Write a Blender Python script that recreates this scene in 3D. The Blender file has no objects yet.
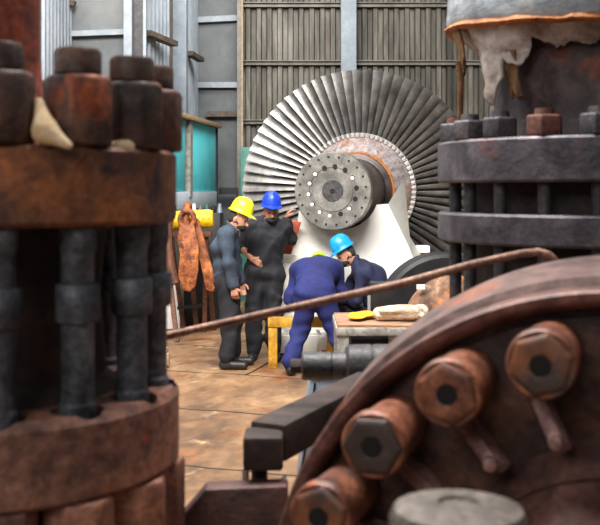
import bpy, bmesh, math, random
import numpy as np
from mathutils import Vector, Matrix, noise as mnoise
random.seed(4)
S = bpy.context.scene
COL = S.collection
PI = math.pi
EYE = 1.8


def P(px, py, Y):
    """where a sight line of the photograph meets the plane at depth Y"""
    return Vector(((px - 300) * Y / 1000.0, Y, EYE + (190 - py) * Y / 1000.0))


def lin(c):
    return tuple(((v / 255) / 12.92 if v / 255 <= 0.04045 else ((v / 255 + 0.055) / 1.055) ** 2.4) for v in c) + (1.0,)


# ------------------------------------------------------------------ materials
def mat(name, cols, scale=3.0, rough=0.6, metal=0.0, bump=0.15, bscale=None, spots=None, stretch=(1, 1, 1), pos=None,
        rough2=None, detail=6.0, dist=0.4, grain=None):
    """cols: 1..4 sRGB colours over a cloudy ramp; spots=(colour, scale, threshold) puts patches of another colour on top"""
    if grain is None:
        grain = .75 if 'rust' in name or 'steel' in name or 'pipe' in name or 'flange' in name or 'casing' in name or 'nut' in name or 'recess' in name else .3
    m = bpy.data.materials.new(name)
    m.use_nodes = True
    nt = m.node_tree
    N, L = nt.nodes, nt.links
    b = N['Principled BSDF']
    b.inputs['Metallic'].default_value = metal
    b.inputs['Roughness'].default_value = rough
    tc = N.new('ShaderNodeTexCoord')
    mp = N.new('ShaderNodeMapping')
    mp.inputs['Scale'].default_value = stretch
    L.new(tc.outputs['Object'], mp.inputs['Vector'])
    oi = N.new('ShaderNodeObjectInfo')
    mu = N.new('ShaderNodeMath'); mu.operation = 'MULTIPLY'; mu.inputs[1].default_value = 37.0
    L.new(oi.outputs['Random'], mu.inputs[0])

    def nz(sc, det, ds, off=0.0):
        n = N.new('ShaderNodeTexNoise'); n.noise_dimensions = '4D'
        n.inputs['Scale'].default_value = sc; n.inputs['Detail'].default_value = det
        n.inputs['Distortion'].default_value = ds; n.inputs['Roughness'].default_value = 0.6
        L.new(mp.outputs['Vector'], n.inputs['Vector'])
        ad = N.new('ShaderNodeMath'); ad.inputs[1].default_value = off
        L.new(mu.outputs[0], ad.inputs[0]); L.new(ad.outputs[0], n.inputs['W'])
        return n
    n1 = nz(scale, detail, dist)
    if len(cols) == 1:
        c = cols[0]
        cols = [tuple(v * 0.9 for v in c), c, tuple(min(255, v * 1.06) for v in c)]
    r = N.new('ShaderNodeValToRGB')
    el = r.color_ramp.elements
    pp = pos or [0.34 + 0.32 * i / (len(cols) - 1) for i in range(len(cols))]
    while len(el) < len(cols):
        el.new(0.5)
    for e, p_, c in zip(el, pp, cols):
        e.position = p_
    for i, c in enumerate(cols):
        el[i].color = lin(c)
    L.new(n1.outputs['Fac'], r.inputs['Fac'])
    out = r.outputs['Color']
    for sp in ([spots] if spots and not isinstance(spots, list) else (spots or [])):
        c, sc, th = sp
        n2 = nz(sc, 5, 0.6, 5.3 + sc)
        r2 = N.new('ShaderNodeValToRGB')
        r2.color_ramp.elements[0].position = th
        r2.color_ramp.elements[1].position = th + 0.1
        L.new(n2.outputs['Fac'], r2.inputs['Fac'])
        mx = N.new('ShaderNodeMix'); mx.data_type = 'RGBA'
        mx.inputs['B'].default_value = lin(c)
        L.new(r2.outputs['Color'], mx.inputs['Factor'])
        L.new(out, mx.inputs['A'])
        out = mx.outputs['Result']
    if grain:
        n4 = nz(scale * 5, 4, 0.8, 3.7)
        r4 = N.new('ShaderNodeValToRGB')
        r4.color_ramp.elements[0].position = .36; r4.color_ramp.elements[1].position = .66
        r4.color_ramp.elements[0].color = (.22, .22, .22, 1); r4.color_ramp.elements[1].color = (.78, .78, .78, 1)
        L.new(n4.outputs['Fac'], r4.inputs['Fac'])
        ov = N.new('ShaderNodeMix'); ov.data_type = 'RGBA'; ov.blend_type = 'OVERLAY'; ov.inputs['Factor'].default_value = grain
        L.new(out, ov.inputs['A']); L.new(r4.outputs['Color'], ov.inputs['B'])
        out = ov.outputs['Result']
    L.new(out, b.inputs['Base Color'])
    if rough2 is not None:
        mr = N.new('ShaderNodeMapRange')
        mr.inputs['From Min'].default_value = 0.35; mr.inputs['From Max'].default_value = 0.65
        mr.inputs['To Min'].default_value = rough; mr.inputs['To Max'].default_value = rough2
        L.new(n1.outputs['Fac'], mr.inputs['Value']); L.new(mr.outputs['Result'], b.inputs['Roughness'])
    if bump:
        n3 = nz(bscale or scale * 6, 6, 0.2, 9.1)
        bp = N.new('ShaderNodeBump'); bp.inputs['Strength'].default_value = bump; bp.inputs['Distance'].default_value = 0.02
        L.new(n3.outputs['Fac'], bp.inputs['Height']); L.new(bp.outputs['Normal'], b.inputs['Normal'])
    return m


M = {}
M['nut_rust'] = mat('rusty dark nut', [(42, 32, 30), (80, 58, 50), (112, 76, 60)], 6, .55, .2, .25, 30, spots=[((156, 76, 40), 6, .56), ((34, 27, 27), 4.5, .58)])
M['flange_rust'] = mat('rusty flange', [(58, 42, 38), (108, 70, 50), (160, 95, 55)], 5, .6, .1, .3, 26, spots=[((52, 40, 42), 7, .56), ((170, 86, 40), 4, .62)])
M['lower_rust'] = mat('brown flange', [(96, 68, 60), (142, 100, 84), (172, 116, 90)], 5, .55, .1, .3, 28, spots=[((62, 46, 48), 4, .6), ((172, 88, 48), 6, .64)])
M['stud_dark'] = mat('blued stud steel', [(46, 48, 54), (80, 83, 90), (116, 119, 126)], 9, .5, .35, .25, 40)
M['core_dark'] = mat('dark pipe steel', [(28, 22, 22), (48, 38, 36), (70, 46, 36)], 5, .7, .1, .2)
M['pipe_red'] = mat('red rust pipe', [(92, 38, 24), (130, 56, 34), (150, 70, 44)], 5, .65, .0, .25, 30, spots=((60, 34, 30), 6, .6))
M['sealant'] = mat('cream sealant', [(196, 160, 112), (232, 208, 170)], 14, .8, 0, .4)
M['grey_steel'] = mat('grey flange steel', [(50, 47, 52), (80, 76, 82), (106, 99, 105)], 6, .48, .35, .25, 30, spots=((98, 58, 52), 2.6, .6), grain=.4)
M['dark_nut'] = mat('dark hex nut steel', [(44, 42, 46), (76, 73, 78), (100, 90, 90)], 9, .5, .3, .25)
M['rust_nut'] = mat('reddish rust', [(72, 46, 40), (112, 66, 52), (140, 84, 66)], 9, .7, 0, .3)
M['neck'] = mat('stained pipe neck', [(46, 38, 41), (74, 60, 60), (106, 92, 97)], 3.2, .6, .15, .3, 24, spots=[((140, 70, 36), 2.6, .54), ((44, 36, 38), 4, .56)])
M['jacket'] = mat('blue grey jacket', [(100, 106, 114), (138, 144, 150), (168, 170, 170)], 7, .6, .1, .3, spots=((120, 96, 74), 5, .64), stretch=(1, 1, 2))
M['rim_rust'] = mat('orange rust rim', [(110, 62, 28), (170, 104, 50), (140, 84, 50)], 9, .7, 0, .3)
M['lagging'] = mat('torn lagging cloth', [(112, 94, 82), (176, 164, 156), (214, 208, 204)], 6, .9, 0, .8, 26, spots=[((112, 80, 50), 5, .57), ((146, 140, 136), 9, .6)])
M['rag_brown'] = mat('brown dried cloth', [(84, 58, 34), (132, 96, 62)], 12, .9, 0, .4)
M['casing'] = mat('pinkish rust casing', [(62, 42, 39), (106, 72, 64), (144, 104, 92)], 4, .5, .2, .25, 24, spots=[((72, 50, 48), 5, .6), ((168, 96, 62), 4, .66)])
M['casing_grey'] = mat('grey casing shell', [(74, 58, 57), (106, 84, 80), (134, 108, 102)], 3, .45, .2, .2, 24, spots=[((146, 92, 72), 3, .56), ((84, 80, 86), 2.2, .58)])
M['recess'] = mat('dark brown recess', [(30, 20, 19), (66, 42, 36), (118, 80, 62)], 4, .55, .1, .3, 20)  # dark brown tone of the recessed face
M['cap_nut'] = mat('orange rust cap nut', [(72, 46, 37), (128, 78, 57), (174, 112, 84)], 8, .42, .15, .25, 30, spots=[((84, 64, 62), 6, .55), ((186, 92, 48), 7, .6)])
M['hex_face'] = mat('worn hex face', [(50, 42, 40), (84, 68, 62), (156, 94, 58)], 4, .5, .2, .2)
M['hole_shade'] = mat('dark bore shade', [(12, 9, 9)], 4, .8, 0, 0)  # near-black for flat discs, shade inside holes painted as colour
M['rib'] = mat('worn rib steel', [(92, 62, 58), (150, 112, 108), (184, 158, 154)], 9, .5, .2, .25)
M['cap_grey'] = mat('worn grey cap steel', [(74, 66, 62), (112, 102, 95), (136, 124, 114)], 8, .55, .2, .2, spots=((96, 68, 54), 6, .62))
M['arm_dark'] = mat('black brown arm', [(30, 22, 20), (50, 38, 35), (70, 52, 46)], 7, .7, .2, .25)
M['boss_grey'] = mat('dull grey steel', [(40, 40, 42), (62, 61, 63), (82, 78, 76)], 8, .5, .3, .2)
M['plate_brown'] = mat('red brown plate', [(52, 34, 31), (82, 52, 46), (104, 70, 62)], 6, .55, .1, .25)
M['pipe_rod'] = mat('rust pipe', [(88, 58, 46), (124, 86, 68), (158, 122, 102)], 12, .55, .15, .2)
M['blade'] = mat('satin blade steel', [(76, 75, 73), (106, 104, 101), (136, 133, 130)], 2.6, .36, .6, .08, 20, grain=.3)
M['rotor_hub'] = mat('hub steel', [(128, 116, 116), (160, 150, 150), (150, 116, 100)], 4, .45, .5, .1)
M['shaft_dark'] = mat('oily shaft', [(30, 26, 26), (58, 48, 47), (96, 84, 80)], 3, .4, .4, .15, spots=((120, 72, 44), 5, .62))
M['coupling'] = mat('coupling steel', [(98, 97, 93), (124, 122, 116), (148, 144, 138)], 6, .42, .45, .1, grain=.3)
M['shiny'] = mat('bright steel', [(196, 192, 188), (226, 222, 218)], 6, .3, .5, 0, grain=.2)
M['white_paint'] = mat('cream white paint', [(224, 220, 208), (240, 238, 230), (246, 245, 240)], 2, .5, 0, .05, spots=((214, 196, 160), 1.6, .68))
M['orange_paint'] = mat('orange red bar', [(150, 58, 32), (186, 82, 46)], 8, .6, 0, .2)
M['yellow_paint'] = mat('worn yellow paint', [(140, 98, 22), (182, 134, 34), (204, 156, 54)], 8, .55, 0, .1, spots=((120, 76, 30), 6, .62))
M['yellow_pipe'] = mat('yellow pipe paint', [(222, 178, 20), (240, 204, 40)], 5, .45, 0, .05)
M['rust_yoke'] = mat('orange rust yoke', [(92, 48, 24), (150, 82, 40), (192, 118, 66)], 7, .6, 0, .4, spots=((62, 36, 26), 6, .55))
M['rust_leg'] = mat('dark rust leg', [(74, 44, 30), (112, 68, 46)], 9, .7, 0, .3)
M['black_metal'] = mat('black metal', [(18, 18, 20), (32, 32, 34)], 6, .5, .2, .1)
M['turquoise'] = mat('turquoise sheet', [(72, 206, 218), (96, 226, 236), (112, 232, 240)], 1.2, .5, 0, .05)
M['teal'] = mat('teal paint', [(46, 104, 94), (66, 126, 114)], 2, .5, 0, .1)
M['timber'] = mat('pale timber', [(150, 122, 92), (186, 158, 126)], 5, .7, 0, .2, stretch=(1, 6, 6))
M['wood_brown'] = mat('brown bench top', [(104, 72, 52), (148, 108, 82), (176, 140, 112)], 5, .6, 0, .2, stretch=(1, 5, 5))
M['bench_grey'] = mat('worn grey bench steel', [(118, 116, 110), (156, 152, 144), (176, 168, 156)], 12, .55, .2, .2, spots=((112, 88, 68), 9, .6), grain=.2)
M['blue_grey'] = mat('blue grey sheet steel', [(112, 126, 142), (140, 154, 168)], 3, .45, .2, .1, grain=.2)
M['pale_blue'] = mat('pale blue sheet', [(196, 208, 220), (214, 224, 234)], 3, .5, 0, .05, grain=.2)
M['drum_face'] = mat('rusted drum face', [(92, 66, 50), (146, 108, 82), (188, 148, 116)], 4, .6, 0, .3, spots=[((188, 104, 40), 3.5, .54), ((226, 214, 196), 5, .64)])
M['cloth_cream'] = mat('stained cream cloth', [(178, 156, 128), (222, 208, 186)], 9, .9, 0, .5, spots=((110, 82, 58), 14, .56))
M['cloth_yellow'] = mat('yellow cloth', [(206, 146, 20), (234, 182, 40)], 9, .9, 0, .4)
M['paper_and_hole_light'] = mat('white paper', [(226, 222, 214), (242, 240, 236)], 5, .8, 0, .1)  # paper tag, and the light painted in the coupling holes
M['white_plastic'] = mat('white plastic', [(232, 230, 226), (244, 243, 240)], 5, .4, 0, .05)
M['red_print'] = mat('red print', [(190, 50, 44)], 5, .6, 0, 0)
M['wall_flat'] = mat('dull grey sheet wall', [(78, 82, 84), (98, 102, 104), (112, 114, 114)], .7, .55, .1, .05, spots=((92, 86, 76), .9, .66), grain=.2)
M['wall_corr'] = mat('pale corrugated sheet', [(146, 156, 166), (174, 182, 190)], 1, .45, .2, .05, grain=.2)
M['wall_back'] = mat('weathered corrugated sheet', [(48, 44, 37), (88, 84, 75), (124, 120, 110)], 3.2, .55, .2, .05, stretch=(1.6, 1, .22), spots=((94, 70, 44), 3.4, .62))
M['steel_grey'] = mat('grey painted steel', [(104, 114, 124), (130, 140, 150)], 2, .45, .1, .05, grain=.2)
M['steel_pale'] = mat('pale painted steel', [(126, 134, 142), (150, 158, 165)], 2, .45, .1, .05, grain=.2)
M['steel_dark'] = mat('dark girt steel', [(96, 92, 84), (130, 126, 116)], 4, .55, .2, .1, grain=.2)
M['rail_brown'] = mat('brown rail steel', [(72, 60, 50), (102, 88, 74)], 4, .6, .1, .1)
M['skin'] = mat('skin', [(176, 122, 98), (196, 142, 116)], 9, .5, 0, .05)
M['skin_dark'] = mat('tanned skin', [(150, 100, 78), (172, 120, 94)], 9, .5, 0, .05)
M['slate_cloth'] = mat('slate coverall', [(44, 54, 68), (62, 74, 90)], 4, .85, 0, .2, 60)
M['black_cloth'] = mat('black coverall', [(20, 21, 26), (33, 34, 41)], 4, .85, 0, .2, 60)
M['blue_cloth'] = mat('royal blue coverall', [(20, 26, 78), (31, 39, 104)], 4, .85, 0, .2, 60)
M['navy_cloth'] = mat('navy coverall', [(22, 26, 54), (33, 38, 72)], 4, .85, 0, .2, 60)
M['hat_yellow'] = mat('yellow hat', [(236, 232, 44)], 4, .35, 0, 0)
M['hat_blue'] = mat('blue hat', [(26, 62, 200)], 4, .35, 0, 0)
M['hat_cyan'] = mat('cyan hat', [(22, 140, 206)], 4, .35, 0, 0)
M['hat_lime'] = mat('lime hat', [(170, 200, 50)], 4, .35, 0, 0)
M['hair'] = mat('dark hair', [(34, 28, 26), (58, 50, 46)], 40, .8, 0, .3)
M['mask'] = mat('black mask', [(22, 21, 23)], 9, .85, 0, .1)
M['boot'] = mat('black boot', [(24, 22, 22), (40, 37, 36)], 9, .5, 0, .1)
M['eye'] = mat('eye', [(40, 30, 26)], 9, .3, 0, 0)


# ------------------------------------------------------------------ mesh builder
def frame(p0, p1):
    """matrix whose z runs from p0 to p1"""
    d = (Vector(p1) - Vector(p0)).normalized()
    return Matrix.Translation(Vector(p0)) @ d.to_track_quat('Z', 'Y').to_matrix().to_4x4()


class MB:
    def __init__(s):
        s.v, s.f = [], []

    def add(s, vs, fs, mx=None):
        b = len(s.v)
        s.v += [tuple(mx @ Vector(v)) if mx is not None else tuple(v) for v in vs]
        s.f += [tuple(i + b for i in f) for f in fs]
        return s

    def box(s, c, d, mx=None):
        x, y, z = [q / 2 for q in d]
        vs = [Vector(c) + Vector((sx * x, sy * y, sz * z)) for sx in (-1, 1) for sy in (-1, 1) for sz in (-1, 1)]
        return s.add(vs, [(0, 1, 3, 2), (4, 6, 7, 5), (0, 4, 5, 1), (2, 3, 7, 6), (0, 2, 6, 4), (1, 5, 7, 3)], mx)

    def beam(s, p0, p1, w, h, up=(0, 0, 1)):
        p0, p1 = Vector(p0), Vector(p1)
        d = (p1 - p0); l = d.length; d.normalize()
        side = d.cross(Vector(up)).normalized(); u = side.cross(d)
        mx = Matrix((side, d, u)).transposed().to_4x4(); mx.translation = (p0 + p1) / 2
        return s.box((0, 0, 0), (w, l, h), mx)

    def lathe(s, prof, n=48, mx=None, ph=0.0, fn=None):
        """prof [(r, z)...] around z; r=0 closes"""
        vs, fs, rows = [], [], []
        for r, z in prof:
            if r <= 1e-6:
                rows.append([len(vs)]); vs.append((0, 0, z))
            else:
                row = []
                for i in range(n):
                    a = ph + 2 * PI * i / n
                    row.append(len(vs))
                    q = (r * math.cos(a), r * math.sin(a), z)
                    vs.append(fn(q) if fn else q)
                rows.append(row)
        for a, b in zip(rows, rows[1:]):
            for i in range(n):
                j = (i + 1) % n
                if len(a) == 1 and len(b) == 1:
                    continue
                if len(a) == 1:
                    fs.append((a[0], b[j], b[i]))
                elif len(b) == 1:
                    fs.append((a[i], a[j], b[0]))
                else:
                    fs.append((a[i], a[j], b[j], b[i]))
        return s.add(vs, fs, mx)

    def cyl(s, p0, p1, r0, r1=None, n=24, ph=0.0):
        r1 = r0 if r1 is None else r1
        l = (Vector(p1) - Vector(p0)).length
        return s.lathe([(0, 0), (r0, 0), (r1, l), (0, l)], n, frame(p0, p1), ph)

    def prism(s, poly, depth, mx=None):
        """poly in xz, extruded along y from 0 to depth"""
        n = len(poly)
        vs = [(x, 0, z) for x, z in poly] + [(x, depth, z) for x, z in poly]
        fs = [tuple(range(n)), tuple(reversed(range(n, 2 * n)))] + [(i, i + n, (i + 1) % n + n, (i + 1) % n) for i in range(n)]
        return s.add(vs, fs, mx)

    def tube(s, path, r, n=12):
        path = [Vector(p) for p in path]
        rs = r if isinstance(r, (list, tuple)) else [r] * len(path)
        vs, fs = [], []
        up = None
        for i, p in enumerate(path):
            d = (path[min(i + 1, len(path) - 1)] - path[max(i - 1, 0)]).normalized()
            if up is None:
                up = d.orthogonal().normalized()
            up = (up - d * up.dot(d)).normalized()
            sd = d.cross(up)
            for k in range(n):
                a = 2 * PI * k / n
                vs.append(p + (up * math.cos(a) + sd * math.sin(a)) * rs[i])
        for i in range(len(path) - 1):
            for k in range(n):
                k2 = (k + 1) % n
                fs.append((i * n + k, i * n + k2, (i + 1) * n + k2, (i + 1) * n + k))
        fs.append(tuple(reversed(range(n)))); fs.append(tuple(range((len(path) - 1) * n, len(path) * n)))
        return s.add(vs, fs)

    def build(s, name, m, parent=None, loc=(0, 0, 0), rot=(0, 0, 0), bevel=0.0, segs=2, sharp=35, clip=None, smooth=True, raw=False):
        me = bpy.data.meshes.new(name)
        bm = bmesh.new()
        vv = [bm.verts.new(v) for v in s.v]
        for f in s.f:
            try:
                bm.faces.new([vv[i] for i in f])
            except ValueError:
                pass
        if not raw:
            bmesh.ops.remove_doubles(bm, verts=bm.verts, dist=1e-5)
            if clip is not None:
                r = bmesh.ops.bisect_plane(bm, geom=bm.verts[:] + bm.edges[:] + bm.faces[:], plane_co=clip[0], plane_no=clip[1], clear_inner=True)
                ed = [e for e in r['geom_cut'] if isinstance(e, bmesh.types.BMEdge)]
                bmesh.ops.edgeloop_fill(bm, edges=ed)
            bmesh.ops.recalc_face_normals(bm, faces=bm.faces)
            if bevel:
                ed = [e for e in bm.edges if len(e.link_faces) == 2 and e.calc_face_angle(0) > math.radians(28)]
                bmesh.ops.bevel(bm, geom=ed, offset=bevel, segments=segs, affect='EDGES', profile=.5, clamp_overlap=True)
        bm.to_mesh(me); bm.free()
        if smooth:
            me.polygons.foreach_set('use_smooth', [True] * len(me.polygons))
            if not raw:
                me.set_sharp_from_angle(angle=math.radians(sharp))
        return link(name, me, m, parent, loc, rot)


def link(name, me, m, parent=None, loc=(0, 0, 0), rot=(0, 0, 0)):
    o = bpy.data.objects.new(name, me)
    if m is not None:
        me.materials.append(M[m] if isinstance(m, str) else m)
    COL.objects.link(o)
    o.parent = parent
    o.location = loc; o.rotation_euler = rot
    return o


def thing(name, label, cat, loc=(0, 0, 0), rotz=0.0, group=None):
    o = bpy.data.objects.new(name, None)
    o.empty_display_size = .1
    COL.objects.link(o)
    o.location = loc; o.rotation_euler = (0, 0, rotz)
    return tag(o, label, cat, group)


def tag(o, label, cat, group=None):
    o['label'] = label; o['category'] = cat; o['kind'] = 'thing'
    if group:
        o['group'] = group
    return o


def struct(o):
    o['kind'] = 'structure'
    return o


def copy_part(o, parent, loc=None, rot=None):
    c = o.copy(); COL.objects.link(c); c.parent = parent
    if loc is not None:
        c.location = loc
    if rot is not None:
        c.rotation_euler = rot
    for ch in [k for k in bpy.data.objects if k.parent == o]:
        copy_part(ch, c)
    return c


# ------------------------------------------------------------------ distance fields for bodies, bags and cloth
def smin(a, b, k):
    h = np.maximum(k - np.abs(a - b), 0) / k
    return np.minimum(a, b) - h * h * k * .25


def sdf_mesh(prims, vox, wrinkle=0.0, seed=0):
    """prims: ('c', a, b, ra, rb, k) round cones, ('e', centre, radii, 3x3 axes, k) ellipsoids, ('-e', ...) cut out"""
    def box(p):
        if p[0] == 'c':
            a, b = np.array(p[1], float), np.array(p[2], float); r = max(p[3], p[4])
            return np.minimum(a, b) - r, np.maximum(a, b) + r
        c = np.array(p[1], float); r = max(p[2])
        return c - r, c + r
    bs = [box(p) for p in prims]
    mg = .05
    lo = np.min([b[0] for b in bs], 0) - mg; hi = np.max([b[1] for b in bs], 0) + mg
    n = np.ceil((hi - lo) / vox).astype(int) + 1
    F = np.full(n, 1.0, np.float32)
    for p, (b0, b1) in zip(prims, bs):
        k = p[-1]
        m = k + 3 * vox
        i0 = np.maximum(((b0 - m - lo) / vox).astype(int), 0); i1 = np.minimum(((b1 + m - lo) / vox).astype(int) + 2, n)
        sl = tuple(slice(a, b) for a, b in zip(i0, i1))
        g = np.stack(np.meshgrid(*[lo[j] + vox * np.arange(i0[j], i1[j]) for j in range(3)], indexing='ij'), -1)
        if p[0] == 'c':
            a, b = np.array(p[1], float), np.array(p[2], float)
            ba = b - a
            t = np.clip(((g - a) @ ba) / max(ba @ ba, 1e-9), 0, 1)
            d = np.linalg.norm(g - a - t[..., None] * ba, axis=-1) - (p[3] + t * (p[4] - p[3]))
        else:
            q = (g - np.array(p[1], float)) @ np.array(p[3], float).T
            r = np.array(p[2], float)
            k0 = np.linalg.norm(q / r, axis=-1); k1 = np.linalg.norm(q / (r * r), axis=-1)
            d = k0 * (k0 - 1) / np.maximum(k1, 1e-6)
        if p[0] == '-e':
            F[sl] = -smin(-F[sl], d.astype(np.float32), k)
        else:
            F[sl] = smin(F[sl], d.astype(np.float32), k)
    if wrinkle:
        rg = np.random.default_rng(seed)
        X = np.stack(np.meshgrid(*[lo[j] + vox * np.arange(n[j]) for j in range(3)], indexing='ij'), -1).astype(np.float32)
        w = np.zeros(n, np.float32)
        for f in (14, 22, 30, 41):
            d = rg.normal(size=3); d /= np.linalg.norm(d); d2 = rg.normal(size=3)
            w += np.sin(f * (X @ d) + 2.2 * np.sin(9 * (X @ d2) + rg.uniform(0, 6)) + rg.uniform(0, 6)).astype(np.float32) * (14 / f) ** .6
        F = F + w * (wrinkle / 2)
    ins = F < 0
    a = ins[:-1, :-1, :-1]
    cnt = sum(ins[i:n[0] - 1 + i, j:n[1] - 1 + j, k:n[2] - 1 + k].astype(np.int8) for i in (0, 1) for j in (0, 1) for k in (0, 1))
    act = (cnt > 0) & (cnt < 8)
    ids = np.full(act.shape, -1, np.int64)
    I = np.argwhere(act); ids[act] = np.arange(len(I))
    acc = np.zeros((len(I), 3)); num = np.zeros(len(I))
    offs = [(i, j, k) for i in (0, 1) for j in (0, 1) for k in (0, 1)]
    val = {o: F[I[:, 0] + o[0], I[:, 1] + o[1], I[:, 2] + o[2]].astype(float) for o in offs}
    for o in offs:
        for ax in range(3):
            if o[ax] == 0:
                o2 = list(o); o2[ax] = 1; o2 = tuple(o2)
                v0, v1 = val[o], val[o2]
                cr = (v0 < 0) != (v1 < 0)
                t = np.where(cr, v0 / np.where(cr, v0 - v1, 1), 0)
                pt = np.tile(np.array(o, float), (len(I), 1)); pt[:, ax] = t
                acc += pt * cr[:, None]; num += cr
    V = lo + vox * (I + acc / num[:, None])
    Q = []
    for ax in range(3):
        s0 = [slice(None)] * 3; s1 = [slice(None)] * 3
        s0[ax] = slice(0, -1); s1[ax] = slice(1, None)
        cr = ins[tuple(s0)] != ins[tuple(s1)]
        E = np.argwhere(cr)
        b, c = (ax + 1) % 3, (ax + 2) % 3
        E = E[(E[:, b] > 0) & (E[:, c] > 0) & (E[:, b] < n[b] - 1) & (E[:, c] < n[c] - 1)]
        sgn = ins[E[:, 0], E[:, 1], E[:, 2]]
        qs = []
        for db, dc in ((-1, -1), (0, -1), (0, 0), (-1, 0)):
            G = E.copy(); G[:, b] += db; G[:, c] += dc
            qs.append(ids[G[:, 0], G[:, 1], G[:, 2]])
        q = np.stack(qs, 1)
        q[~sgn] = q[~sgn][:, ::-1]
        Q.append(q)
    Q = np.concatenate(Q)
    me = bpy.data.meshes.new('m')
    me.from_pydata(V.tolist(), [], Q.tolist())
    me.polygons.foreach_set('use_smooth', [True] * len(me.polygons))
    me.update()
    return me


def sdf_obj(name, prims, m, parent=None, vox=.01, wrinkle=0.0, seed=0):
    me = sdf_mesh(prims, vox, wrinkle, seed)
    me.name = name
    return link(name, me, m, parent)


# ================================================================== SETTING
YAW = math.radians(18)
fl = MB(); fl.add([(-25, -25, 0), (25, -25, 0), (25, 25, 0), (-25, 25, 0)], [(0, 1, 2, 3)])
fm = mat('worn workshop floor', [(84, 60, 41), (132, 100, 71), (166, 134, 101)], 1.3, .62, 0, .12, 9, grain=.5, spots=[((124, 80, 46), 2.3, .54), ((180, 150, 114), 3.1, .6), ((108, 82, 60), 1.1, .6)], stretch=(1, .6, 1), rough2=.46)
nt = fm.node_tree
br = nt.nodes.new('ShaderNodeTexBrick')
br.offset = 0.35; br.inputs['Scale'].default_value = 1.0
br.inputs['Brick Width'].default_value = 2.3; br.inputs['Row Height'].default_value = 1.55
br.inputs['Mortar Size'].default_value = .018; br.inputs['Mortar Smooth'].default_value = .3
br.inputs['Color1'].default_value = (1, 1, 1, 1); br.inputs['Color2'].default_value = (.86, .84, .8, 1); br.inputs['Mortar'].default_value = (.1, .08, .065, 1)
tcn = nt.nodes['Texture Coordinate']
wob = nt.nodes.new('ShaderNodeTexNoise'); wob.inputs['Scale'].default_value = 1.7
nt.links.new(tcn.outputs['Object'], wob.inputs['Vector'])
vm = nt.nodes.new('ShaderNodeVectorMath'); vm.operation = 'MULTIPLY_ADD'
vm.inputs[1].default_value = (.16, .16, 0)
nt.links.new(wob.outputs['Color'], vm.inputs[0]); nt.links.new(tcn.outputs['Object'], vm.inputs[2])
nt.links.new(vm.outputs['Vector'], br.inputs['Vector'])
bs = nt.nodes['Principled BSDF']
src = bs.inputs['Base Color'].links[0].from_socket
mx = nt.nodes.new('ShaderNodeMix'); mx.data_type = 'RGBA'; mx.blend_type = 'MULTIPLY'; mx.inputs['Factor'].default_value = 1
nt.links.new(src, mx.inputs['A']); nt.links.new(br.outputs['Color'], mx.inputs['B']); nt.links.new(mx.outputs['Result'], bs.inputs['Base Color'])
struct(fl.build('floor', fm, loc=(-.92, 8.30, 0), rot=(0, 0, -YAW), smooth=False))


def corrugated(a, b, z0, z1, pitch, dep):
    """trapezoid ribbed sheet from plan point a to b; ribs stand out to the right of a->b"""
    a, b = Vector(a), Vector(b)
    d = b - a; L_ = d.length; d.normalize(); nrm = Vector((d.y, -d.x))
    pts = []
    x = 0.0
    while x < L_:
        for u, h in ((0, 0), (.4, 0), (.5, 1), (.9, 1), (1, 0)):
            q = min(x + u * pitch, L_)
            pts.append(a + d * q + nrm * h * dep)
        x += pitch
    pts.append(b)
    m = MB(); n = len(pts)
    back = [a - nrm * .03, b - nrm * .03]
    vs = [(p.x, p.y, z0) for p in pts] + [(p.x, p.y, z1) for p in pts]
    fs = [(i, i + 1, n + i + 1, n + i) for i in range(n - 1)]
    m.add(vs, fs)
    m.add([(back[0].x, back[0].y, z0), (back[1].x, back[1].y, z0), (back[1].x, back[1].y, z1), (back[0].x, back[0].y, z1)], [(0, 1, 2, 3)])
    return m


H = 6.4
BY = 18.0
bwall = corrugated((P(241, 0, BY).x, BY), (9.5, BY), 0, H, .19, .075)
struct(bwall.build('wall_back', 'wall_back', smooth=False, raw=True))
A = lambda px, Y: ((px - 300) * Y / 1000, Y)
flat = MB()


def slab(m, a, b, z0=0, z1=H, t=.08):
    m.beam((a[0], a[1], (z0 + z1) / 2), (b[0], b[1], (z0 + z1) / 2), t, z1 - z0)


slab(flat, A(71, 13), A(146, 13))
slab(flat, A(167, 14.2), A(167, 16.4))
slab(flat, A(196, 18.04), A(241, 18.04))
slab(flat, A(40, 11), (-8, 11))
slab(flat, (-8, 11), (-8, -6))
struct(flat.build('wall_left', 'wall_flat', smooth=False))
for i, (a, b) in enumerate(((A(40, 11), A(71, 13)), (A(146, 13), A(167, 14.2)), (A(186, 16.0), A(197, 18.0)))):
    struct(corrugated(a, b, 0, H, .22, .03).build('wall_left_sheet', 'wall_corr', smooth=False, raw=True))
struct(MB().beam((8.5, -6, H / 2), (8.5, 18, H / 2), .1, H).build('wall_right', 'wall_flat', smooth=False))
nt_ = [0]


def trim(m, mt, **k):
    nt_[0] += 1
    return struct(m.build('trim_%d' % nt_[0], mt, smooth=False, **k))


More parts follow.
